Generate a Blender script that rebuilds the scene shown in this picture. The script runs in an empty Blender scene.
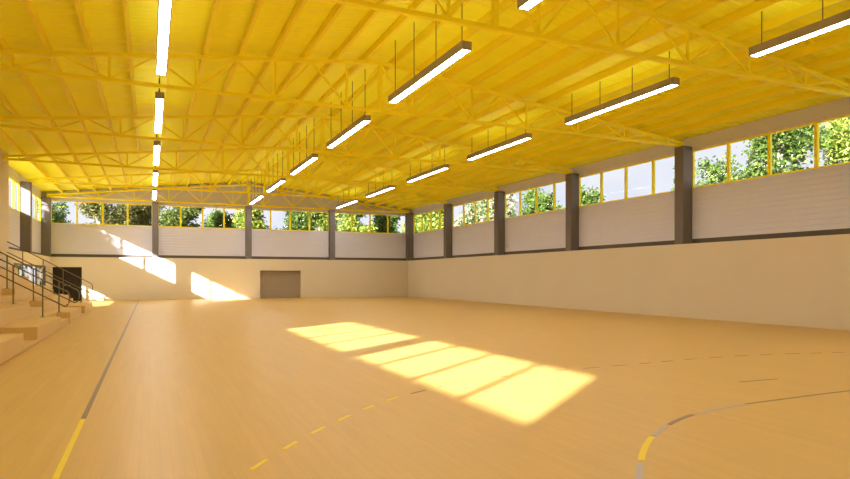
import bpy, bmesh, math, random
from mathutils import Vector, Matrix

# ------------------------------------------------------------------ camera, sky, sun, exposure
SC = bpy.context.scene
COL = SC.collection
FPX = 620.443
cam_d = bpy.data.cameras.new('camera')
cam = bpy.data.objects.new('camera', cam_d)
COL.objects.link(cam)
cam_d.sensor_fit = 'HORIZONTAL'
cam_d.sensor_width = 36.0
cam_d.lens = FPX / 850 * 36.0
cam_d.shift_y = 36.887 / 850
cam_d.clip_end = 500
cam.location = (0, 0, 1.639)
cam.rotation_euler = (math.radians(90), 0, math.radians(-23.914))
SC.camera = cam

world = bpy.data.worlds.new('sky')
SC.world = world
world.use_nodes = True
wn = world.node_tree
wn.nodes.clear()
wo = wn.nodes.new('ShaderNodeOutputWorld')
wb = wn.nodes.new('ShaderNodeBackground')
wr = wn.nodes.new('ShaderNodeValToRGB')
wz = wn.nodes.new('ShaderNodeTexNoise')
wt = wn.nodes.new('ShaderNodeTexCoord')
wz.inputs['Scale'].default_value = 5.0
wz.inputs['Detail'].default_value = 5.0
wr.color_ramp.elements[0].position = 0.35
wr.color_ramp.elements[0].color = (0.66, 0.70, 0.86, 1)
wr.color_ramp.elements[1].position = 0.62
wr.color_ramp.elements[1].color = (0.86, 0.84, 0.90, 1)
wn.links.new(wt.outputs['Generated'], wz.inputs['Vector'])
wn.links.new(wz.outputs['Fac'], wr.inputs['Fac'])
wn.links.new(wr.outputs['Color'], wb.inputs['Color'])
wb.inputs['Strength'].default_value = 1.15
wn.links.new(wb.outputs['Background'], wo.inputs['Surface'])

sun_d = bpy.data.lights.new('sun', 'SUN')
sun = bpy.data.objects.new('sun', sun_d)
COL.objects.link(sun)
sun_d.energy = 32.0
sun_d.angle = math.radians(0.8)
sun_d.color = (1.0, 0.985, 0.97)
sun.rotation_euler = Vector((1.0, 0.82, -0.502)).to_track_quat('-Z', 'Y').to_euler()
sun.location = (-30, -10, 25)

LAMP = 35.0
SC.view_settings.view_transform = 'Standard'
SC.view_settings.look = 'None'
SC.view_settings.exposure = 0.0
SC.view_settings.gamma = 1.0
SC.view_settings.use_curve_mapping = False
SC.cycles.max_bounces = 14
SC.cycles.diffuse_bounces = 7
SC.cycles.use_denoising = True

# ------------------------------------------------------------------ hall dimensions (metres)
XR, XL = 19.402, -6.002          # inner faces of the side walls
XC = 6.70                        # ridge line
YB = 47.21                       # inner face of the back wall
YF = -3.30                       # inner face of the wall behind the camera
BAY, BX = 7.2, 6.351
REC = 0.50                       # recess of windows and cladding
CT, SILL, HEAD = 2.93, 5.155, 6.69
COLW = 0.45
CHE, CHR = 7.02, 8.44            # top chord heights at eave and ridge
COLY = [YB - BAY * k for k in range(8)]      # near edge of each wall column
rnd = random.Random(11)


def chord_z(x):
    return CHR - (CHR - CHE) / 12.7 * abs(x - XC)


def deck_z(x):
    return chord_z(x) + 0.275


# ------------------------------------------------------------------ materials
def mat(name, base, rough=0.6, metal=0.0, noise=None, bump=None, spec=0.5):
    m = bpy.data.materials.new(name)
    m.use_nodes = True
    nt = m.node_tree
    b = nt.nodes['Principled BSDF']
    b.inputs['Base Color'].default_value = (*base, 1)
    b.inputs['Roughness'].default_value = rough
    b.inputs['Metallic'].default_value = metal
    b.inputs['Specular IOR Level'].default_value = spec
    tc = nt.nodes.new('ShaderNodeTexCoord')
    if noise:
        scale, amt = noise
        n = nt.nodes.new('ShaderNodeTexNoise')
        n.inputs['Scale'].default_value = scale
        n.inputs['Detail'].default_value = 4
        mp = nt.nodes.new('ShaderNodeMapRange')
        mp.inputs['To Min'].default_value = 1 - amt
        mp.inputs['To Max'].default_value = 1 + amt
        mx = nt.nodes.new('ShaderNodeMix')
        mx.data_type = 'RGBA'
        mx.blend_type = 'MULTIPLY'
        mx.inputs['Factor'].default_value = 1
        mx.inputs[6].default_value = (*base, 1)
        nt.links.new(tc.outputs['Object'], n.inputs['Vector'])
        nt.links.new(n.outputs['Fac'], mp.inputs['Value'])
        nt.links.new(mp.outputs['Result'], mx.inputs[7])
        nt.links.new(mx.outputs[2], b.inputs['Base Color'])
    if bump:
        scale, st = bump
        n2 = nt.nodes.new('ShaderNodeTexNoise')
        n2.inputs['Scale'].default_value = scale
        bp = nt.nodes.new('ShaderNodeBump')
        bp.inputs['Strength'].default_value = st
        bp.inputs['Distance'].default_value = 0.01
        nt.links.new(tc.outputs['Object'], n2.inputs['Vector'])
        nt.links.new(n2.outputs['Fac'], bp.inputs['Height'])
        nt.links.new(bp.outputs['Normal'], b.inputs['Normal'])
    return m


def plank_mat(name, base, dark, width, length, rough, axis_y=True, contrast=0.5):
    m = bpy.data.materials.new(name)
    m.use_nodes = True
    nt = m.node_tree
    N, L = nt.nodes, nt.links
    b = N['Principled BSDF']
    b.inputs['Roughness'].default_value = rough
    b.inputs['Specular IOR Level'].default_value = 0.35
    tc = N.new('ShaderNodeTexCoord')
    mp = N.new('ShaderNodeMapping')
    if axis_y:
        mp.inputs['Rotation'].default_value = (0, 0, math.radians(90))
    br = N.new('ShaderNodeTexBrick')
    br.inputs['Scale'].default_value = 1.0
    br.inputs['Brick Width'].default_value = length
    br.inputs['Row Height'].default_value = width
    br.inputs['Mortar Size'].default_value = 0.002
    br.inputs['Color1'].default_value = (*base, 1)
    br.inputs['Color2'].default_value = (*[a + (d - a) * contrast for a, d in zip(base, dark)], 1)
    br.inputs['Mortar'].default_value = (*[d * 0.93 for d in dark], 1)
    n = N.new('ShaderNodeTexNoise')
    n.inputs['Scale'].default_value = 1.0
    n.inputs['Detail'].default_value = 6
    mg = N.new('ShaderNodeMapping')
    mg.inputs['Scale'].default_value = (9, 0.6, 9) if axis_y else (0.6, 9, 9)
    mr = N.new('ShaderNodeMapRange')
    mr.inputs['To Min'].default_value = 0.9
    mr.inputs['To Max'].default_value = 1.08
    mx = N.new('ShaderNodeMix')
    mx.data_type = 'RGBA'
    mx.blend_type = 'MULTIPLY'
    mx.inputs['Factor'].default_value = 1
    L.new(tc.outputs['Object'], mp.inputs['Vector'])
    L.new(mp.outputs['Vector'], br.inputs['Vector'])
    L.new(tc.outputs['Object'], mg.inputs['Vector'])
    L.new(mg.outputs['Vector'], n.inputs['Vector'])
    L.new(n.outputs['Fac'], mr.inputs['Value'])
    L.new(br.outputs['Color'], mx.inputs[6])
    L.new(mr.outputs['Result'], mx.inputs[7])
    L.new(mx.outputs[2], b.inputs['Base Color'])
    return m


def leaf_mat(name, cols, blossom=None):
    m = bpy.data.materials.new(name)
    m.use_nodes = True
    nt = m.node_tree
    N, L = nt.nodes, nt.links
    N.clear()
    out = N.new('ShaderNodeOutputMaterial')
    g = N.new('ShaderNodeNewGeometry')
    r = N.new('ShaderNodeValToRGB')
    el = r.color_ramp.elements
    el[0].position, el[0].color = 0.0, (*cols[0], 1)
    el[1].position, el[1].color = 1.0, (*cols[-1], 1)
    for i, c in enumerate(cols[1:-1]):
        e = el.new((i + 1) / (len(cols) - 1))
        e.color = (*c, 1)
    d = N.new('ShaderNodeBsdfDiffuse')
    t = N.new('ShaderNodeBsdfTranslucent')
    mx = N.new('ShaderNodeMixShader')
    mx.inputs['Fac'].default_value = 0.35
    L.new(g.outputs['Random Per Island'], r.inputs['Fac'])
    L.new(r.outputs['Color'], d.inputs['Color'])
    L.new(r.outputs['Color'], t.inputs['Color'])
    L.new(d.outputs[0], mx.inputs[1])
    L.new(t.outputs[0], mx.inputs[2])
    L.new(mx.outputs[0], out.inputs['Surface'])
    return m


def glass_mat():
    m = bpy.data.materials.new('clear_glass')
    m.use_nodes = True
    nt = m.node_tree
    N, L = nt.nodes, nt.links
    N.clear()
    out = N.new('ShaderNodeOutputMaterial')
    t = N.new('ShaderNodeBsdfTransparent')
    t.inputs['Color'].default_value = (0.97, 0.985, 0.975, 1)
    g = N.new('ShaderNodeBsdfGlossy')
    g.inputs['Roughness'].default_value = 0.02
    mx = N.new('ShaderNodeMixShader')
    mx.inputs['Fac'].default_value = 0.008
    L.new(t.outputs[0], mx.inputs[1])
    L.new(g.outputs[0], mx.inputs[2])
    L.new(mx.outputs[0], out.inputs['Surface'])
    return m


def emit_mat(name, c, s):
    m = bpy.data.materials.new(name)
    m.use_nodes = True
    N = m.node_tree.nodes
    N.clear()
    out = N.new('ShaderNodeOutputMaterial')
    e = N.new('ShaderNodeEmission')
    e.inputs['Color'].default_value = (*c, 1)
    e.inputs['Strength'].default_value = s
    m.node_tree.links.new(e.outputs[0], out.inputs['Surface'])
    return m


M = {
    'yellow': mat('yellow_painted_steel', (0.97, 0.84, 0.012), 0.5, noise=(0.6, 0.02), spec=0.35),
    'purlin': mat('shade_toned_yellow_steel', (0.96, 0.80, 0.012), 0.5, noise=(0.6, 0.02), spec=0.35),  # yellow deepened to stand in for shade on the purlin sides
    'deck': mat('yellow_roof_sheet', (0.97, 0.94, 0.028), 0.55, noise=(0.35, 0.02), spec=0.3),
    'cream': mat('cream_wall_paint', (0.685, 0.60, 0.46), 0.75, noise=(0.5, 0.04), bump=(60, 0.08), spec=0.25),
    'grey': mat('grey_upper_wall', (0.66, 0.64, 0.78), 0.7, noise=(0.8, 0.04), spec=0.3),
    'panel': mat('light_grey_cladding', (0.66, 0.65, 0.77), 0.55, noise=(0.7, 0.05), spec=0.35),
    'column': mat('grey_concrete', (0.17, 0.15, 0.155), 0.7, noise=(2.0, 0.08), bump=(40, 0.1), spec=0.3),
    'dark': mat('dark_flashing', (0.10, 0.085, 0.075), 0.6, spec=0.3),
    'housing': mat('grey_light_housing', (0.33, 0.30, 0.28), 0.5, metal=0.0),
    'cable': mat('dark_cable', (0.05, 0.045, 0.03), 0.5),
    'diffuser': emit_mat('lit_diffuser', (1.0, 0.98, 0.94), LAMP),
    'ceiling_fill': emit_mat('added_ceiling_fill', (1.0, 0.98, 0.95), 3.2),  # added upward glow that lifts the ceiling
    'glass': glass_mat(),
    'door': mat('dark_brown_door', (0.035, 0.026, 0.022), 0.7, noise=(3, 0.1), spec=0.15),
    'shutter': mat('grey_brown_shutter', (0.36, 0.29, 0.22), 0.55, noise=(1.5, 0.08)),
    'rail': mat('olive_grey_metal', (0.16, 0.145, 0.075), 0.4, metal=0.4),
    'steel': mat('brushed_steel', (0.5, 0.5, 0.5), 0.3, metal=1.0),
    'white': mat('white_frame', (0.8, 0.8, 0.78), 0.4),
    'floor': plank_mat('light_maple_floor', (0.585, 0.376, 0.105), (0.545, 0.343, 0.09), 0.09, 1.6, 0.42, True, 0.5),
    'wood': plank_mat('light_birch_boards', (0.64, 0.44, 0.16), (0.60, 0.40, 0.135), 0.4, 2.4, 0.5, True, 0.3),
    'paint_yellow': mat('yellow_line_paint', (0.78, 0.60, 0.006), 0.5),
    'paint_brown': mat('brown_line_paint', (0.20, 0.13, 0.075), 0.4),
    'paint_grey': mat('grey_line_paint', (0.42, 0.36, 0.33), 0.4),
    'bark': mat('tree_bark', (0.16, 0.13, 0.10), 0.9, noise=(3, 0.25), bump=(15, 0.5)),
    'bark_pale': mat('pale_tree_bark', (0.34, 0.30, 0.26), 0.9, noise=(3, 0.2), bump=(15, 0.4)),
    'ground': mat('pale_gravel_ground', (0.66, 0.63, 0.57), 0.9, noise=(0.8, 0.1)),
    'render': mat('pale_garden_wall', (0.62, 0.55, 0.46), 0.85, noise=(1.0, 0.1)),
    'leaf_green': leaf_mat('green_leaves', [(0.03, 0.06, 0.012), (0.09, 0.15, 0.028), (0.22, 0.26, 0.075)]),
    'leaf_dark': leaf_mat('dark_leaves', [(0.04, 0.06, 0.016), (0.09, 0.12, 0.03), (0.20, 0.22, 0.06)]),
    'leaf_lime': leaf_mat('yellow_green_leaves', [(0.064, 0.120, 0.016), (0.224, 0.288, 0.040), (0.384, 0.384, 0.096)]),
    'leaf_mixed': leaf_mat('leaves_and_blossom', [(0.040, 0.096, 0.024), (0.128, 0.224, 0.048), (0.400, 0.336, 0.240), (0.496, 0.360, 0.336)]),
    'leaf_brown': leaf_mat('brown_and_green_leaves', [(0.07, 0.05, 0.025), (0.13, 0.12, 0.04), (0.17, 0.20, 0.05), (0.20, 0.15, 0.08)]),
}


# ------------------------------------------------------------------ mesh helpers
def add_box(bm, x0, x1, y0, y1, z0, z1):
    v = [bm.verts.new(p) for p in ((x0, y0, z0), (x1, y0, z0), (x1, y1, z0), (x0, y1, z0),
                                   (x0, y0, z1), (x1, y0, z1), (x1, y1, z1), (x0, y1, z1))]
    for f in ((3, 2, 1, 0), (4, 5, 6, 7), (0, 1, 5, 4), (1, 2, 6, 5), (2, 3, 7, 6), (3, 0, 4, 7)):
        bm.faces.new([v[i] for i in f])


def add_prism(bm, pts, axis, a, b):
    """polygon extruded along X or Y between a and b; pts are (other, z)"""
    def P(q, t):
        return (t, q[0], q[1]) if axis == 'X' else (q[0], t, q[1])
    lo = [bm.verts.new(P(q, a)) for q in pts]
    hi = [bm.verts.new(P(q, b)) for q in pts]
    n = len(pts)
    bm.faces.new(lo)
    bm.faces.new(hi[::-1])
    for i in range(n):
        bm.faces.new((lo[i], hi[i], hi[(i + 1) % n], lo[(i + 1) % n]))


def add_bar(bm, p, q, w, d):
    """rectangular bar between two points; w across, d in the upright direction"""
    p, q = Vector(p), Vector(q)
    t = (q - p).normalized()
    up = Vector((0, 0, 1))
    if abs(t.z) > 0.99:
        up = Vector((1, 0, 0))
    side = t.cross(up).normalized()
    top = side.cross(t).normalized()
    vs = []
    for e in (p, q):
        for sx, sz in ((-1, -1), (1, -1), (1, 1), (-1, 1)):
            vs.append(bm.verts.new(e + side * (sx * w / 2) + top * (sz * d / 2)))
    for f in ((0, 1, 2, 3), (7, 6, 5, 4), (0, 4, 5, 1), (1, 5, 6, 2), (2, 6, 7, 3), (3, 7, 4, 0)):
        bm.faces.new([vs[i] for i in f])


def add_tube(bm, pts, radii, seg=8, cap=True):
    pts = [Vector(p) for p in pts]
    if not isinstance(radii, (list, tuple)):
        radii = [radii] * len(pts)
    rings = []
    ref = Vector((0.31, 0.17, 0.93))
    for i, p in enumerate(pts):
        a = pts[max(i - 1, 0)]
        b = pts[min(i + 1, len(pts) - 1)]
        t = (b - a).normalized()
        r = ref if abs(t.dot(ref)) < 0.95 else Vector((1, 0, 0))
        u = t.cross(r).normalized()
        w = t.cross(u)
        rings.append([bm.verts.new(p + (u * math.cos(2 * math.pi * k / seg) + w * math.sin(2 * math.pi * k / seg)) * radii[i]) for k in range(seg)])
    for A, B in zip(rings, rings[1:]):
        for k in range(seg):
            bm.faces.new((A[k], A[(k + 1) % seg], B[(k + 1) % seg], B[k]))
    if cap:
        bm.faces.new(rings[0][::-1])
        bm.faces.new(rings[-1])


def obj(name, bm, m, parent=None, loc=(0, 0, 0), bevel=0.0, smooth=False, fix=True):
    if fix:
        bmesh.ops.recalc_face_normals(bm, faces=bm.faces)
    me = bpy.data.meshes.new(name)
    bm.to_mesh(me)
    bm.free()
    me.materials.append(M[m])
    if smooth:
        for p in me.polygons:
            p.use_smooth = True
    o = bpy.data.objects.new(name, me)
    COL.objects.link(o)
    o.location = loc
    if parent is not None:
        o.parent = parent
    if bevel:
        b = o.modifiers.new('bevel', 'BEVEL')
        b.width = bevel
        b.segments = 2
        b.limit_method = 'ANGLE'
    return o


def tag(o, label=None, cat=None, group=None, kind=None):
    if label:
        o['label'] = label
    if cat:
        o['category'] = cat
    if group:
        o['group'] = group
    if kind:
        o['kind'] = kind
    return o


def empty(name, loc=(0, 0, 0), rz=0.0):
    o = bpy.data.objects.new(name, None)
    o.empty_display_size = 0.2
    COL.objects.link(o)
    o.location = loc
    o.rotation_euler = (0, 0, rz)
    return o


def copy_tree(o, parent=None):
    c = o.copy()
    COL.objects.link(c)
    if parent is not None:
        c.parent = parent
    for ch in list(o.children):
        copy_tree(ch, c)
    return c


def BM():
    return bmesh.new()


ORD = ['first', 'second', 'third', 'fourth', 'fifth', 'sixth', 'seventh', 'eighth', 'ninth', 'tenth', 'eleventh', 'twelfth', 'thirteenth']

# ------------------------------------------------------------------ floor
bm = BM()
add_box(bm, XL - 0.7, XR + 0.7, YF - 0.4, YB + 0.7, -0.2, 0.0)
floor = tag(obj('floor', bm, 'floor'), 'pale maple sports hall floor with painted court lines', 'floor', kind='structure')

bm = BM()
add_box(bm, -150, 150, -120, 200, -0.6, -0.22)
tag(obj('ground', bm, 'ground'), 'pale gravel ground outside the hall', 'ground', kind='structure')


# ------------------------------------------------------------------ walls
def ribbed_panel(bm, length, z0, z1, pitch=0.19, depth=0.018, thick=0.07):
    """cladding sheet in the local XZ plane, ribs along local X, face towards -Y"""
    prof = []
    z = z0
    while z < z1 - 1e-4:
        e = min(z + pitch, z1)
        prof += [(0.0, z), (0.0, e - 0.045), (depth, e - 0.035), (depth, e - 0.01)]
        z = e
    prof.append((0.0, z1))
    prof += [(thick, z1), (thick, z0)]
    add_prism(bm, prof, 'X', -length / 2, length / 2)


def window_unit(idx, length, loc, rz, label):
    """strip window: local X along the wall, -Y into the hall"""
    root = empty('window_%d' % idx, loc, rz)
    tag(root, label, 'window', kind='structure')
    h0, h1, fw, fd = SILL, HEAD, 0.055, 0.10
    a = length / 2 + 0.02
    bm = BM()
    add_box(bm, -a, a, 0, fd, h0, h0 + fw)
    add_box(bm, -a, a, 0, fd, h1 - fw, h1)
    add_box(bm, -a, -a + fw, 0, fd, h0 + fw, h1 - fw)
    add_box(bm, a - fw, a, 0, fd, h0 + fw, h1 - fw)
    obj('window_frame', bm, 'yellow', root, bevel=0.006)
    for k in (1, 2, 3):
        x = -a + length * k / 4
        bm = BM()
        add_box(bm, x - 0.058, x + 0.058, 0.0, fd, h0 + fw, h1 - fw)
        obj('mullion', bm, 'yellow', root, bevel=0.006)
    bm = BM()
    for k in range(4):
        x0 = -a + length * k / 4 + (fw if k == 0 else 0.058)
        x1 = -a + length * (k + 1) / 4 - (fw if k == 3 else 0.058)
        add_box(bm, x0, x1, 0.046, 0.054, h0 + fw, h1 - fw)
    obj('window_pane', bm, 'glass', root)
    return root


def bay_cladding(parent, length, loc, rz):
    bm = BM()
    ribbed_panel(bm, length + 0.08, CT + 0.21, SILL)
    obj('cladding_panel', bm, 'panel', parent, loc).rotation_euler = (0, 0, rz)
    bm = BM()
    add_box(bm, -length / 2 - 0.04, length / 2 + 0.04, 0.01, 0.09, CT, CT + 0.21)
    obj('flashing', bm, 'dark', parent, loc).rotation_euler = (0, 0, rz)


# right wall
DZR = deck_z(XR + REC)
DZR2 = deck_z(XR + 0.75)
bm = BM()
add_box(bm, XR, XR + 0.75, YF - 0.4, YB + 0.75, 0, CT)
add_prism(bm, [(XR + REC, HEAD), (XR + 0.75, HEAD), (XR + 0.75, DZR2), (XR + REC, DZR)], 'Y', YF - 0.4, YB + 0.75)
wr_ = tag(obj('wall_right', bm, 'cream'), 'long right wall, cream below and grey above the windows', 'wall', kind='structure')
wr_.data.materials.append(M['grey'])
for p in wr_.data.polygons:
    if p.center.z > CT + 0.5:
        p.material_index = 1
wi = 0
BAYPOS = ['farthest', 'second farthest', 'third farthest', 'middle', 'third nearest', 'second nearest', 'nearest']
for k in range(7):
    y1, y0 = COLY[k], COLY[k + 1] + COLW
    L = y1 - y0
    wi += 1
    loc = (XR + REC, (y0 + y1) / 2, 0)
    w = window_unit(wi, L, loc, math.radians(-90), 'yellow framed strip window on the right wall, %s bay' % BAYPOS[k])
    bay_cladding(wr_, L, loc, math.radians(-90))

# back wall
bm = BM()
DX0, DX1, DH = -5.86, -4.16, 2.26
HX0, HX1, HH = 7.5, 10.56, 2.08
xa, xb = XL - 0.7, XR + 0.75
add_box(bm, xa, DX0, YB, YB + 0.75, 0, CT)
add_box(bm, DX0, DX1, YB, YB + 0.75, DH, CT)
add_box(bm, DX1, HX0, YB, YB + 0.75, 0, CT)
add_box(bm, HX0, HX1, YB, YB + 0.75, HH, CT)
add_box(bm, HX1, xb, YB, YB + 0.75, 0, CT)
add_prism(bm, [(xa, HEAD), (xb, HEAD), (xb, deck_z(xb)), (XC, deck_z(XC)), (xa, deck_z(xa))], 'Y', YB + REC, YB + 0.75)
wb_ = tag(obj('wall_back', bm, 'cream'), 'far end wall, cream below and grey gable above the windows', 'wall', kind='structure')
wb_.data.materials.append(M['grey'])
for p in wb_.data.polygons:
    if p.center.z > CT + 0.5:
        p.material_index = 1
BCOL = [XR - BX * k for k in range(5)]     # column centres of the back wall (corner columns at both ends)
BNAME = ['rightmost', 'second from right', 'second from left', 'leftmost']
for k in range(4):
    x1 = BCOL[k] - (0.2 if k else 0.0)
    x0 = BCOL[k + 1] + (0.2 if k < 3 else 0.0)
    L = x1 - x0
    wi += 1
    loc = ((x0 + x1) / 2, YB + REC, 0)
    window_unit(wi, L, loc, 0, 'yellow framed strip window on the back wall, %s bay' % BNAME[k])
    bay_cladding(wb_, L, loc, 0)

# left wall (mirror of the right one, with a solid stretch in the middle bays)
GY0, GY1, GH = 35.4, 46.9, 2.32
SY0, SY1 = 11.21, 34.2
bm = BM()
add_box(bm, XL - 0.75, XL, YF - 0.4, GY0, 0, CT)
add_box(bm, XL - 0.75, XL, GY0, GY1, GH, CT)
add_box(bm, XL - 0.75, XL, GY1, YB + 0.75, 0, CT)
for a, b in ((YF - 0.4, SY0), (SY1, YB + 0.75)):
    add_prism(bm, [(XL - REC, HEAD), (XL - 0.75, HEAD), (XL - 0.75, deck_z(XL - 0.75)), (XL - REC, deck_z(XL - REC))], 'Y', a, b)
wl_ = obj('wall_left', bm, 'cream')
bm = BM()
add_prism(bm, [(XL, CT), (XL - 0.75, CT), (XL - 0.75, deck_z(XL - 0.75)), (XL, deck_z(XL))], 'Y', SY0, SY1)
obj('solid_upper_wall', bm, 'cream', wl_)
tag(wl_, 'left wall behind the stepped seating, cream below windows', 'wall', kind='structure')
wl_.data.materials.append(M['grey'])
for p in wl_.data.polygons:
    if p.center.z > CT + 0.5:
        p.material_index = 1
for k, (y0, y1, nm) in enumerate(((COLY[1] + COLW, COLY[0], 'farthest bay'), (SY1, COLY[1], 'beside the solid cream stretch'),
                                  (COLY[6] + COLW, COLY[5], 'second bay from the camera end'), (COLY[7] + COLW, COLY[6], 'bay nearest the camera end'))):
    L = y1 - y0
    wi += 1
    loc = (XL - REC, (y0 + y1) / 2, 0)
    window_unit(wi, L, loc, math.radians(90), 'yellow framed strip window on the left wall, ' + nm)
    bay_cladding(wl_, L, loc, math.radians(90))

# wall behind the camera
bm = BM()
add_prism(bm, [(xa, 0), (xb, 0), (xb, deck_z(xb)), (XC, deck_z(XC)), (xa, deck_z(xa))], 'Y', YF - 0.4, YF)
tag(obj('wall_front', bm, 'cream'), 'plain cream end wall opposite the back wall', 'wall', kind='structure')

# ------------------------------------------------------------------ roof sheet
bm = BM()
pitch, dep = 0.24, 0.016
ys = []
y = YF - 0.5
while y < YB + 0.9:
    ys += [(y, 0.0), (y + 0.12, 0.0), (y + 0.145, dep), (y + 0.215, dep)]
    y += pitch
for s in (-1, 1):
    xe = XC + s * 14.0
    lo, hi = [], []
    for yy, dz in ys:
        lo.append((bm.verts.new((XC, yy, deck_z(XC) + dz)), bm.verts.new((xe, yy, deck_z(xe) + dz))))
    for A, B in zip(lo, lo[1:]):
        bm.faces.new((A[0], A[1], B[1], B[0]))
    t = 0.14
    y0, y1 = ys[0][0], ys[-1][0]
    q = [bm.verts.new(p) for p in ((XC, y0, deck_z(XC) + t), (xe, y0, deck_z(xe) + t), (xe, y1, deck_z(xe) + t), (XC, y1, deck_z(XC) + t))]
    bm.faces.new(q)
    bm.faces.new((lo[0][0], lo[0][1], q[1], q[0]))
    bm.faces.new((lo[-1][0], lo[-1][1], q[2], q[3]))
    e = [v[1] for v in lo]
    bm.faces.new(e + [q[2], q[1]])
tag(obj('ceiling', bm, 'deck', fix=False), 'yellow corrugated roof sheets of the shallow pitched ceiling', 'ceiling', kind='structure')

# purlins
pur = []
for s, side in ((-1, 'left'), (1, 'right')):
    for k in range(13):
        x = XC + s * (0.48 + 0.96 * k)
        bm = BM()
        zt = deck_z(x)
        zb = chord_z(x) + 0.052
        add_prism(bm, [(-0.045, zb - zt), (0.045, zb - zt), (0.045, deck_z(x + 0.045) - zt), (-0.045, deck_z(x - 0.045) - zt)], 'Y', YF, YB + REC)
        o = obj('roof_purlin', bm, 'purlin', None, (x, 0, zt))
        tag(o, 'long yellow roof purlin, %s to the %s of the ridge' % (ORD[k], side), 'purlin', 'yellow purlins under the roof')
        pur.append(x)
pur.sort()

# ------------------------------------------------------------------ trusses
ZB = 6.90
HALF = XR - XC
TN = ['nearest to the camera', 'second from the camera', 'third from the camera', 'fourth from the camera', 'fifth from the camera', 'against the back wall']


def make_truss():
    root = empty('roof_truss')
    bm = BM()
    for s in (-1, 1):
        xe = s * (HALF + 0.2)
        add_prism(bm, [(0, CHR - 0.05), (xe, chord_z(XC + xe) - 0.05), (xe, chord_z(XC + xe) + 0.05), (0, CHR + 0.05)], 'Y', -0.06, 0.06)
    obj('top_chord', bm, 'yellow', root)
    bm = BM()
    add_box(bm, -HALF - 0.2, HALF + 0.2, -0.055, 0.055, ZB - 0.05, ZB + 0.045)
    obj('bottom_chord', bm, 'yellow', root)
    tz = lambda x: chord_z(XC + x) - 0.045
    bz = ZB + 0.04
    bn = [1.1 + 2.2 * i for i in range(6)]
    tn = [0.0] + [2.2 * i for i in range(1, 6)]
    bm = BM()
    add_box(bm, -0.07, 0.07, -0.05, 0.05, bz, tz(0))
    obj('king_post', bm, 'yellow', root)
    for s in (-1, 1):
        for i, x in enumerate(bn):
            if x > HALF - 0.3:
                continue
            bm = BM()
            add_box(bm, s * x - 0.029, s * x + 0.029, -0.029, 0.029, bz, tz(x))
            obj('vertical', bm, 'yellow', root)
            for xt in (x - 1.1, x + 1.1):
                if xt < HALF - 0.2 and tz(xt) - bz > 0.15:
                    bm = BM()
                    add_bar(bm, (s * x, 0, bz - 0.01), (s * xt, 0, tz(xt) + 0.01), 0.05, 0.05)
                    obj('diagonal', bm, 'yellow', root)
    return root


proto = make_truss()
TY = [COLY[5 - i] + 0.23 for i in range(6)]
TY[5] = YB + 0.17
for i, y in enumerate(TY):
    t = proto if i == 0 else copy_tree(proto)
    t.location = (XC, y, 0)
    tag(t, 'yellow triangulated steel roof truss, ' + TN[i], 'truss', 'yellow trusses spanning the hall')

# ------------------------------------------------------------------ columns

def column(x0, x1, y0, y1, label):
    bm = BM()
    add_box(bm, -(x1 - x0) / 2, (x1 - x0) / 2, -(y1 - y0) / 2, (y1 - y0) / 2, 0, 6.845 - CT)
    o = obj('wall_column', bm, 'column', None, ((x0 + x1) / 2, (y0 + y1) / 2, CT), bevel=0.012)
    tag(o, label, 'column', 'grey columns on the hall walls')


rn = {1: 'second from the far corner', 2: 'third from the far corner', 3: 'fourth from the far corner', 4: 'broadest in view, nearest the camera', 5: 'just outside the right picture edge',
      6: 'second from the camera end', 7: 'at the camera end'}
for k in range(1, 8):
    y0 = COLY[k]
    column(XR, XR + REC, YF if k == 7 else y0, y0 + COLW, 'grey column on the right wall, ' + rn[k])
column(XR, XR + REC, YB, YB + REC, 'grey corner column where the right and back walls meet')
for k, nm in ((1, 'behind the end of the far strip light row on the right'), (2, 'middle one below the roof ridge'), (3, 'left one below the left strip light row')):
    column(BCOL[k] - 0.2, BCOL[k] + 0.2, YB, YB + REC, 'grey column on the back wall, ' + nm)
column(XL - REC, XL, YB, YB + REC, 'grey corner column where the left and back walls meet')
for k, nm in ((1, 'beyond the solid cream stretch'), (6, 'second from the camera end'), (7, 'at the camera end')):
    y0 = COLY[k]
    column(XL - REC, XL, YF if k == 7 else y0, y0 + COLW, 'grey column on the left wall, ' + nm)

# ------------------------------------------------------------------ doors
# dark double door at the left end of the back wall
d1 = tag(empty('door_1', ((DX0 + DX1) / 2, YB + 0.12, 0)), 'dark brown double door at the left end of the back wall', 'door', kind='structure')
hw = (DX1 - DX0) / 2
bm = BM()
add_box(bm, -hw, -hw + 0.06, 0, 0.12, 0, DH)
add_box(bm, hw - 0.06, hw, 0, 0.12, 0, DH)
add_box(bm, -hw + 0.06, hw - 0.06, 0, 0.12, DH - 0.06, DH)
obj('door_frame', bm, 'door', d1)
for s in (-1, 1):
    bm = BM()
    a, b = (-hw + 0.065, -0.004) if s < 0 else (0.004, hw - 0.065)
    add_box(bm, a, b, 0.04, 0.09, 0.01, DH - 0.065)
    add_box(bm, a + 0.12, b - 0.12, 0.03, 0.04, 0.2, 0.95)
    add_box(bm, a + 0.12, b - 0.12, 0.03, 0.04, 1.15, DH - 0.2)
    leaf = obj('door_leaf', bm, 'door', d1)
    bm = BM()
    add_tube(bm, [(s * 0.09, 0.03, 1.05), (s * 0.09, -0.02, 1.05), (s * 0.2, -0.02, 1.05)], 0.012, 8)
    obj('door_handle', bm, 'steel', leaf)
bm = BM()
add_box(bm, -hw, hw, 0.125, 0.6, 0, DH)
obj('door_backing', bm, 'door', d1)

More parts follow.
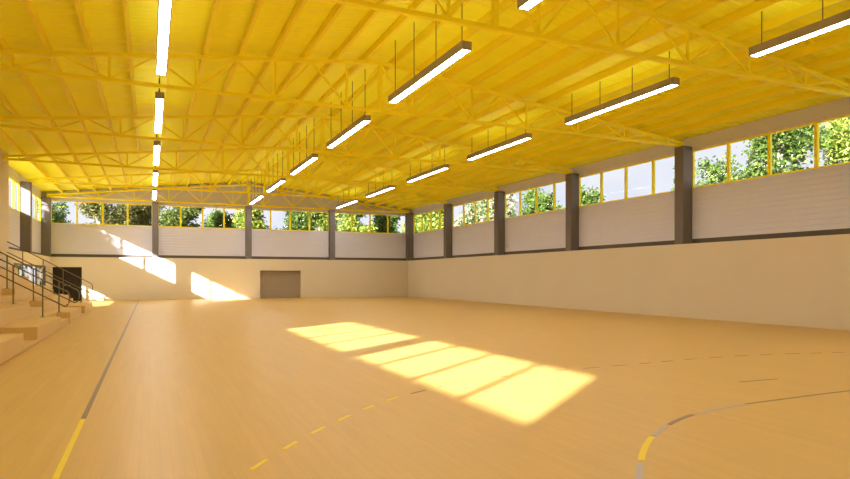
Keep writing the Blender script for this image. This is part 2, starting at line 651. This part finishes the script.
# recessed shutter niche
d2 = tag(empty('door_2', ((HX0 + HX1) / 2, YB + 0.3, 0)), 'low wide grey shutter recessed in the back wall', 'door', kind='structure')
hw = (HX1 - HX0) / 2
bm = BM()
prof = []
z = 0.0
while z < HH - 0.06:
    e = min(z + 0.1, HH - 0.06)
    prof += [(0.06, z), (0.045, z + 0.02), (0.045, e - 0.02)]
    z = e
prof += [(0.06, HH - 0.06), (0.12, HH - 0.06), (0.12, 0)]
add_prism(bm, prof, 'X', -hw + 0.1, hw - 0.1)
obj('shutter', bm, 'shutter', d2)
bm = BM()
add_box(bm, -hw, -hw + 0.1, -0.02, 0.12, 0, HH)
add_box(bm, hw - 0.1, hw, -0.02, 0.12, 0, HH)
add_box(bm, -hw + 0.1, hw - 0.1, -0.02, 0.12, HH - 0.06, HH)
obj('shutter_guide', bm, 'shutter', d2)
bm = BM()
add_box(bm, -hw, hw, 0.13, 0.4, 0, HH)
obj('shutter_backing', bm, 'dark', d2)

# glazed doors in the left wall
d3 = tag(empty('door_3', (XL - 0.2, (GY0 + GY1) / 2, 0), math.radians(90)), 'row of glazed doors in the left wall behind the handrails', 'door', kind='structure')
L = GY1 - GY0
n = 7
bm = BM()
add_box(bm, -L / 2, L / 2, 0, 0.1, GH - 0.1, GH)
add_box(bm, -L / 2, L / 2, 0, 0.1, 0, 0.08)
obj('door_frame', bm, 'dark', d3)
for i in range(n + 1):
    x = -L / 2 + 0.04 + (L - 0.08) * i / n
    bm = BM()
    add_box(bm, x - 0.04, x + 0.04, 0, 0.1, 0.08, GH - 0.1)
    obj('door_mullion', bm, 'dark', d3)
bm = BM()
for i in range(n):
    x0 = -L / 2 + 0.08 + (L - 0.08) * i / n
    x1 = -L / 2 + (L - 0.08) * (i + 1) / n
    add_box(bm, x0, x1, 0.046, 0.054, 0.08, GH - 0.1)
obj('door_pane', bm, 'glass', d3)

# ------------------------------------------------------------------ stepped seating
def block(x0, x1, y0, y1, z1, label, g='wooden seating blocks'):
    bm = BM()
    w, l = x1 - x0, y1 - y0
    add_box(bm, -w / 2, w / 2, -l / 2, l / 2, 0.03, z1)
    add_box(bm, -w / 2, w / 2 - 0.02, -l / 2 + 0.02, l / 2 - 0.02, 0, 0.03)
    o = obj('seating_block', bm, 'wood', None, ((x0 + x1) / 2, (y0 + y1) / 2, 0), bevel=0.008)
    tag(o, label, 'seating block', g)


TX = [-2.5, -3.3, -4.1, -4.85, -5.5, XL]
TZ = [0.41, 0.82, 1.23, 1.64, 2.05]
G = 0.004
ROWN = ['front', 'second', 'third', 'fourth', 'top']
# front row is broken by low steps
for y0, y1, z, nm in ((5.0, 15.8, TZ[0], 'front row wooden seating block nearest the camera at the left picture edge'),
                      (15.8, 17.6, 0.10, 'low wooden step between the two nearest front row blocks'),
                      (17.6, 21.9, TZ[0], 'front row wooden seating block just before the stair aisle'),
                      (24.4, 28.2, TZ[0], 'front row wooden seating block just beyond the stair aisle'),
                      (28.2, 29.7, 0.10, 'low wooden step between the two farthest front row blocks'),
                      (29.7, 33.4, TZ[0], 'front row wooden seating block nearest the back wall')):
    block(TX[1] + G, TX[0], y0 + G, y1 - G, z, nm)
for i in range(1, 5):
    for y0, y1, nm in ((5.0, 21.9, 'on the near side of the stair aisle'), (24.4, 32.0 if i < 4 else 33.4, 'beyond the stair aisle')):
        block(TX[i + 1] + G, TX[i], y0 + G, y1 - G, TZ[i], '%s row wooden seating tier %s' % (ROWN[i], nm))
# stair aisle
st = BM()
for i in range(5):
    xm = (TX[i] + TX[i + 1]) / 2
    add_box(st, xm, TX[i] - (0.0 if i else 0.03), 21.9 + G, 24.4 - G, 0, TZ[i] - 0.205)
    add_box(st, TX[i + 1] + G, xm, 21.9 + G, 24.4 - G, 0, TZ[i])
tag(obj('aisle_stair', st, 'wood'), 'wooden stair climbing through the seating between two handrails', 'stair')
st = BM()
for i in range(1, 4):
    xm = (TX[i] + TX[i + 1]) / 2
    add_box(st, xm, TX[i], 32.0 + G, 33.4 - G, 0, TZ[i] - 0.205)
    add_box(st, TX[i + 1] + G, xm, 32.0 + G, 33.4 - G, 0, TZ[i])
tag(obj('aisle_stair', st, 'wood'), 'wooden stair at the far end of the seating by the last handrail', 'stair')


def tier_z(x):
    for i in range(5):
        if TX[i + 1] < x <= TX[i]:
            return TZ[i]
    return 0.0


def handrail(y, posts, xtop, label, xe=-2.38):
    root = tag(empty('handrail', (0, y, 0)), label, 'handrail', 'metal handrails on the seating')
    line = lambda x: 1.22 + 0.57 * (-2.4 - x)
    r = 0.02
    bm = BM()
    arc = [(xe + 0.14 * math.sin(math.radians(a)), 0, line(xe) - 0.24 + 0.24 * math.cos(math.radians(a))) for a in range(0, 181, 20)]
    add_tube(bm, [(xtop, 0, line(xtop))] + arc + [(xtop, 0, line(xtop) - 0.48)], r, 8)
    obj('top_rail', bm, 'rail', root, smooth=True)
    for x in posts:
        bm = BM()
        z0 = tier_z(x)
        add_tube(bm, [(x, 0, z0), (x, 0, line(x))], 0.021, 8)
        add_box(bm, x - 0.06, x + 0.06, -0.06, 0.06, z0, z0 + 0.012)
        obj('post', bm, 'rail', root)


handrail(21.75, [-2.95, -3.7, -4.45, -5.2], -5.9, 'olive metal handrail on the near side of the stair aisle')
handrail(24.55, [-2.85, -3.6, -4.35, -5.2], -5.9, 'olive metal handrail on the far side of the stair aisle')
handrail(33.3, [-2.95, -3.7, -4.5, -5.3], -5.9, 'olive metal handrail at the far end of the seating, before the dark door', -2.62)


# ------------------------------------------------------------------ strip lights
def make_light():
    root = empty('strip_light')
    W, H, L = 0.25, 0.20, 4.85
    bm = BM()
    add_box(bm, -W / 2, W / 2, -L / 2, L / 2, 0.012, H)
    add_box(bm, -W / 2, -W / 2 + 0.024, -L / 2, L / 2, 0, 0.012)
    add_box(bm, W / 2 - 0.024, W / 2, -L / 2, L / 2, 0, 0.012)
    add_box(bm, -W / 2 + 0.024, W / 2 - 0.024, -L / 2, -L / 2 + 0.03, 0, 0.012)
    add_box(bm, -W / 2 + 0.024, W / 2 - 0.024, L / 2 - 0.03, L / 2, 0, 0.012)
    obj('housing', bm, 'housing', root)
    bm = BM()
    add_box(bm, -W / 2 + 0.026, W / 2 - 0.026, -L / 2 + 0.032, L / 2 - 0.032, 0.001, 0.0115)
    tag(obj('diffuser', bm, 'diffuser', root), 'glowing white diffuser')
    bm = BM()
    add_box(bm, -W / 2 + 0.02, W / 2 - 0.02, -L / 2 + 0.03, L / 2 - 0.03, H, H + 0.006)  # emitting strip added on top of the housing to brighten the ceiling
    tag(obj('added_fill_strip', bm, 'ceiling_fill', root), 'added glowing strip on top that brightens the ceiling')
    for k in range(4):
        y = -L / 2 + 0.25 + (L - 0.5) * k / 3
        bm = BM()
        add_tube(bm, [(0, y, H), (0, y, H + 1.0)], 0.011, 6)
        obj('suspension_cable', bm, 'cable', root)
    return root


ZL = 6.895
LX = [0.27, 6.72, 13.19]
LROW = ['left', 'middle', 'right']
lp = None
lpos = ['out of view above the camera', 'nearest the camera', 'second from the camera', 'third from the camera', 'fourth from the camera', 'fifth from the camera', 'last before the back wall']
lposl = ['out of view above the camera', 'out of view past the top picture edge', 'nearest of those in view', 'second nearest in view', 'third nearest in view', 'fourth nearest in view', 'last before the back wall']
for r in range(3):
    for k in range(7):
        yc = 15.18 + 7.2 * (k - 2)
        if lp is None:
            lp = t = make_light()
        else:
            t = copy_tree(lp)
        t.location = (LX[r], yc, ZL)
        sc = deck_z(LX[r]) - ZL - 0.20
        for ch in t.children:
            if ch.name.startswith('suspension_cable'):
                ch.scale = (1, 1, sc)
                ch.location = (0, 0, 0.20 * (1 - sc))
        tag(t, 'lit white strip light in the %s row, %s' % (LROW[r], lpos[k] if r else lposl[k]), 'light', 'suspended strip lights')


# ------------------------------------------------------------------ court lines
def ribbon(name, pts, w, m, z=0.003):
    bm = BM()
    pts = [Vector((x, y, 0)) for x, y in pts]
    Lf, Rt = [], []
    for i, p in enumerate(pts):
        t = (pts[min(i + 1, len(pts) - 1)] - pts[max(i - 1, 0)]).normalized()
        nrm = Vector((-t.y, t.x, 0)) * (w / 2)
        Lf.append(p + nrm)
        Rt.append(p - nrm)
    n = len(pts)
    top = [(bm.verts.new((a.x, a.y, z)), bm.verts.new((b.x, b.y, z))) for a, b in zip(Lf, Rt)]
    bot = [(bm.verts.new((a.x, a.y, 0.0003)), bm.verts.new((b.x, b.y, 0.0003))) for a, b in zip(Lf, Rt)]
    for i in range(n - 1):
        bm.faces.new((top[i][0], top[i][1], top[i + 1][1], top[i + 1][0]))
        bm.faces.new((bot[i][0], bot[i + 1][0], bot[i + 1][1], bot[i][1]))
        bm.faces.new((top[i][0], top[i + 1][0], bot[i + 1][0], bot[i][0]))
        bm.faces.new((top[i][1], bot[i][1], bot[i + 1][1], top[i + 1][1]))
    for i in (0, n - 1):
        bm.faces.new((top[i][0], bot[i][0], bot[i][1], top[i][1]))
    return obj(name, bm, m, floor)


def spline(P, n=10):
    out = []
    for i in range(len(P) - 1):
        p0, p1, p2, p3 = P[max(i - 1, 0)], P[i], P[i + 1], P[min(i + 2, len(P) - 1)]
        for k in range(n):
            t = k / n
            out.append(tuple(0.5 * (2 * b + (c - a) * t + (2 * a - 5 * b + 4 * c - d) * t * t + (3 * b - a - 3 * c + d) * t ** 3)
                             for a, b, c, d in zip(p0, p1, p2, p3)))
    out.append(P[-1])
    return out


tag(ribbon('boundary_line', [(-0.70, 2.0), (-0.70, 8.1)], 0.05, 'paint_yellow'), 'yellow stretch of the side line')
tag(ribbon('boundary_line', [(-0.70, 8.1), (-0.70, 46.6)], 0.055, 'paint_brown'), 'brown stretch of the side line')
arc6 = spline([(2.3, 1.9), (2.8, 2.85), (3.35, 3.6), (4.0, 4.27), (4.41, 4.64), (4.83, 4.94), (5.44, 5.27), (6.03, 5.47), (6.87, 5.6), (8.08, 5.65), (9.15, 5.66), (11.0, 5.6), (12.6, 5.3), (14.2, 4.6)])


def cut(P, x0, x1):
    return [p for p in P if x0 <= p[0] <= x1]


tag(ribbon('goal_area_line', cut(arc6, 0, 3.99), 0.06, 'paint_grey'), 'grey start of the curved line')
tag(ribbon('goal_area_line', cut(arc6, 3.95, 4.72), 0.06, 'paint_yellow'), 'yellow stretch of the curved line')
tag(ribbon('goal_area_line', cut(arc6, 4.7, 5.25), 0.055, 'paint_grey'), 'grey stretch of the curved line')
tag(ribbon('goal_area_line', cut(arc6, 5.2, 5.95), 0.055, 'paint_brown'), 'brown stretch of the curved line')
tag(ribbon('goal_area_line', cut(arc6, 5.9, 7.0), 0.05, 'paint_grey'), 'pale far stretch of the curved line')
tag(ribbon('goal_area_line', cut(arc6, 6.9, 14.2), 0.035, 'paint_brown'), 'thin brown end of the curved line')
ribbon('penalty_mark', [(8.37, 6.82), (9.17, 6.79)], 0.035, 'paint_brown')
arc9 = spline([(0.78, 5.40), (1.37, 6.19), (2.03, 6.92), (2.72, 7.57), (3.2, 7.92), (4.08, 8.40), (4.82, 8.68), (6.5, 8.92), (8.29, 9.0), (9.8, 9.1), (10.92, 9.08), (12.16, 8.93), (13.11, 8.71), (13.87, 8.54), (15.5, 7.9)], 16)
acc, seg, dash = 0.0, [arc9[0]], 0
PER, ON = 0.56, 0.27
on = True
for a, b in zip(arc9, arc9[1:]):
    acc += math.dist(a, b)
    if on:
        seg.append(b)
    lim = ON if on else PER - ON
    if acc >= lim:
        if on:
            ribbon('line_dash', seg, 0.045 if dash < 5 else 0.036, 'paint_yellow' if dash < 6 else 'paint_brown')
            dash += 1
        on = not on
        acc = 0.0
        seg = [b]


# ------------------------------------------------------------------ trees outside
def make_tree(name, x, y, h, crown_z, rx, ry, n, leaf, lm, bark, seed, label, cat='tree', density=14, group='trees and shrubs outside the hall'):
    R = random.Random(seed)
    root = tag(empty(name, (x, y, -0.22)), label, cat, group)
    bm = BM()
    lean = (R.uniform(-0.4, 0.4), R.uniform(-0.4, 0.4))
    top = h * 0.82
    tp = [(lean[0] * t * t + R.uniform(-.06, .06) * t, lean[1] * t * t, top * t) for t in (0, .2, .4, .6, .8, 1)]
    r0 = 0.035 * h if cat == 'tree' else 0.03
    add_tube(bm, tp, [r0, r0 * .85, r0 * .7, r0 * .5, r0 * .32, r0 * .12], 8)
    tips = []
    for k in range(density):
        t = R.uniform(max(0.15, (crown_z - 0.8) / top), 0.95)
        i = min(int(t * 5), 4)
        f = t * 5 - i
        b = Vector(tp[i]).lerp(Vector(tp[i + 1]), f)
        az = k * 2.4 + R.uniform(-.4, .4)
        u = R.uniform(0.55, 1.0)
        tip = Vector((math.cos(az) * rx * u, math.sin(az) * ry * u, 0))
        shrink = 1 - 0.55 * max(0, (t - 0.5) * 2)
        tip *= shrink
        e = b + tip + Vector((0, 0, R.uniform(0.2, 0.25 * h)))
        e.z = min(e.z, h)
        mid = b.lerp(e, 0.5) + Vector((0, 0, -0.1))
        add_tube(bm, [b, mid, e], [r0 * .3, r0 * .2, r0 * .06], 5)
        tips += [e, mid, b.lerp(e, 0.78)]
        for q in range(2):
            s2 = mid + Vector((R.uniform(-.8, .8) * rx * .5, R.uniform(-.8, .8) * ry * .5, R.uniform(-.3, .9)))
            add_tube(bm, [mid, s2], [r0 * .12, r0 * .04], 4)
            tips.append(s2)
    obj('trunk', bm, bark, root)
    verts, faces = [], []
    rad = 0.26 * (rx + ry) / 2 + 0.12
    for k in range(n):
        c = tips[R.randrange(len(tips))]
        while True:
            d = Vector((R.uniform(-1, 1), R.uniform(-1, 1), R.uniform(-.8, .8)))
            if d.length < 1:
                break
        p = c + d * rad * R.uniform(0.6, 1.5)
        if p.z < 0.2:
            p.z = R.uniform(0.2, 0.6)
        a = Vector((R.gauss(0, 1), R.gauss(0, 1), R.gauss(0, .7))).normalized()
        b = a.cross(Vector((R.gauss(0, 1), R.gauss(0, 1), R.gauss(0, 1)))).normalized()
        nn = a.cross(b)
        s = leaf * R.uniform(0.6, 1.3)
        i = len(verts)
        verts += [p - a * s, p + b * s * .46 + nn * s * .12, p + a * s, p - b * s * .46 + nn * s * .12]
        faces.append((i, i + 1, i + 2, i + 3))
    me = bpy.data.meshes.new('foliage')
    me.from_pydata([tuple(v) for v in verts], [], faces)
    me.materials.append(M[lm])
    o = bpy.data.objects.new('foliage', me)
    COL.objects.link(o)
    o.parent = root
    return root


# beyond the back wall, left to right
back = [(-7.0, 58.2, 8.9, 4.4, 1.6, 1.5, 5000, .15, 'leaf_green', 'bark', 'round green tree behind the far left end of the back windows'),
        (-3.6, 54.0, 9.4, 4.4, 1.9, 1.6, 5500, .14, 'leaf_brown', 'bark_pale', 'brown leaved tree with pale branches behind the leftmost back window'),
        (-0.7, 58.2, 10.6, 4.2, 2.3, 1.9, 14000, .15, 'leaf_brown', 'bark', 'dense brownish tree left of the left back column'),
        (2.1, 53.9, 10.0, 4.0, 2.0, 1.9, 14000, .14, 'leaf_dark', 'bark', 'dark dense tree right of the left back column'),
        (5.4, 58.0, 7.9, 4.4, 2.0, 1.7, 9000, .15, 'leaf_green', 'bark', 'shorter green tree with sky above, in the second back window'),
        (7.5, 54.0, 8.7, 4.0, 1.7, 1.6, 8500, .16, 'leaf_lime', 'bark', 'yellow green tree by the middle back column'),
        (12.0, 54.2, 8.8, 4.2, 2.1, 1.7, 11000, .15, 'leaf_green', 'bark_pale', 'green tree with pale branches in the third back window'),
        (15.0, 58.4, 10.6, 4.2, 2.3, 1.8, 14000, .16, 'leaf_lime', 'bark', 'tall yellow green tree behind the right back column'),
        (17.4, 54.0, 9.8, 4.0, 2.0, 1.7, 13000, .15, 'leaf_lime', 'bark', 'yellow green tree in the rightmost back window'),
        (21.6, 58.2, 10.4, 4.2, 2.2, 1.8, 13000, .16, 'leaf_green', 'bark', 'green tree behind the far right corner column')]
for i, (x, y, h, cz, rx, ry, n, lf, lm, bk, lb) in enumerate(back):
    make_tree('leafy_tree', x, y, h, cz, rx, ry, n, lf, lm, bk, 100 + i, lb)
# beyond the right wall, far to near
right = [(27.6, 63.0, 10.9, 4.0, 2.2, 2.0, 11000, .16, 'leaf_lime', 'bark', 'yellow green tree in the farthest right wall window'),
         (24.8, 53.2, 9.9, 4.0, 2.0, 2.0, 11000, .16, 'leaf_lime', 'bark_pale', 'lime tree beside the farthest right wall window'),
         (25.6, 48.4, 9.8, 4.2, 1.9, 2.0, 8000, .15, 'leaf_mixed', 'bark_pale', 'pink and green blossoming tree in the second farthest right window'),
         (26.0, 43.6, 9.5, 4.2, 1.8, 1.9, 7500, .15, 'leaf_mixed', 'bark_pale', 'smaller blossoming tree in the second farthest right window'),
         (27.0, 39.6, 8.2, 4.0, 1.9, 1.8, 10000, .15, 'leaf_green', 'bark', 'round green tree in the third farthest right window, left half'),
         (28.0, 35.6, 8.3, 4.0, 1.9, 1.8, 10000, .15, 'leaf_green', 'bark', 'round green tree in the third farthest right window, right half'),
         (25.6, 23.9, 7.7, 4.8, 0.9, 0.9, 1300, .11, 'leaf_green', 'bark', 'small sparse tree low in the window left of the nearest column'),
         (26.8, 23.2, 8.1, 4.8, 1.6, 1.6, 3600, .11, 'leaf_green', 'bark_pale', 'open branched green tree just right of the nearest column'),
         (25.3, 18.4, 10.6, 4.4, 2.0, 1.8, 10500, .11, 'leaf_green', 'bark_pale', 'dense green tree in the nearest right window'),
         (29.4, 18.0, 12.4, 4.4, 2.2, 1.8, 13000, .11, 'leaf_lime', 'bark', 'tall bright green tree at the right picture edge')]
for i, (x, y, h, cz, rx, ry, n, lf, lm, bk, lb) in enumerate(right):
    make_tree('leafy_tree', x, y, h, cz, rx, ry, n, lf, lm, bk, 200 + i, lb)
make_tree('leafy_tree', -12.0, 41.3, 10.4, 6.6, 1.8, 2.3, 5500, .14, 'leaf_green', 'bark', 290, 'green tree added outside the left wall to thin the sun')  # added tree, crown placed to thin the sun reaching the back wall
# outside the glazed doors on the left; two nearer shrubs placed to shade the sun
for i, (x, y, h) in enumerate(((-8.4, 45.0, 3.7), (-8.6, 50.5, 2.6), (-8.4, 42.2, 3.7))):
    make_tree('garden_shrub', x, y, h, 0.3, 0.9, 1.2, 8000, .085, 'leaf_green', 'bark', 300 + i,
              'green shrub outside the glazed doors, ' + ('middle one, placed to shade the sun', 'farthest one', 'nearest one, placed to shade the sun')[i], 'shrub', 24)
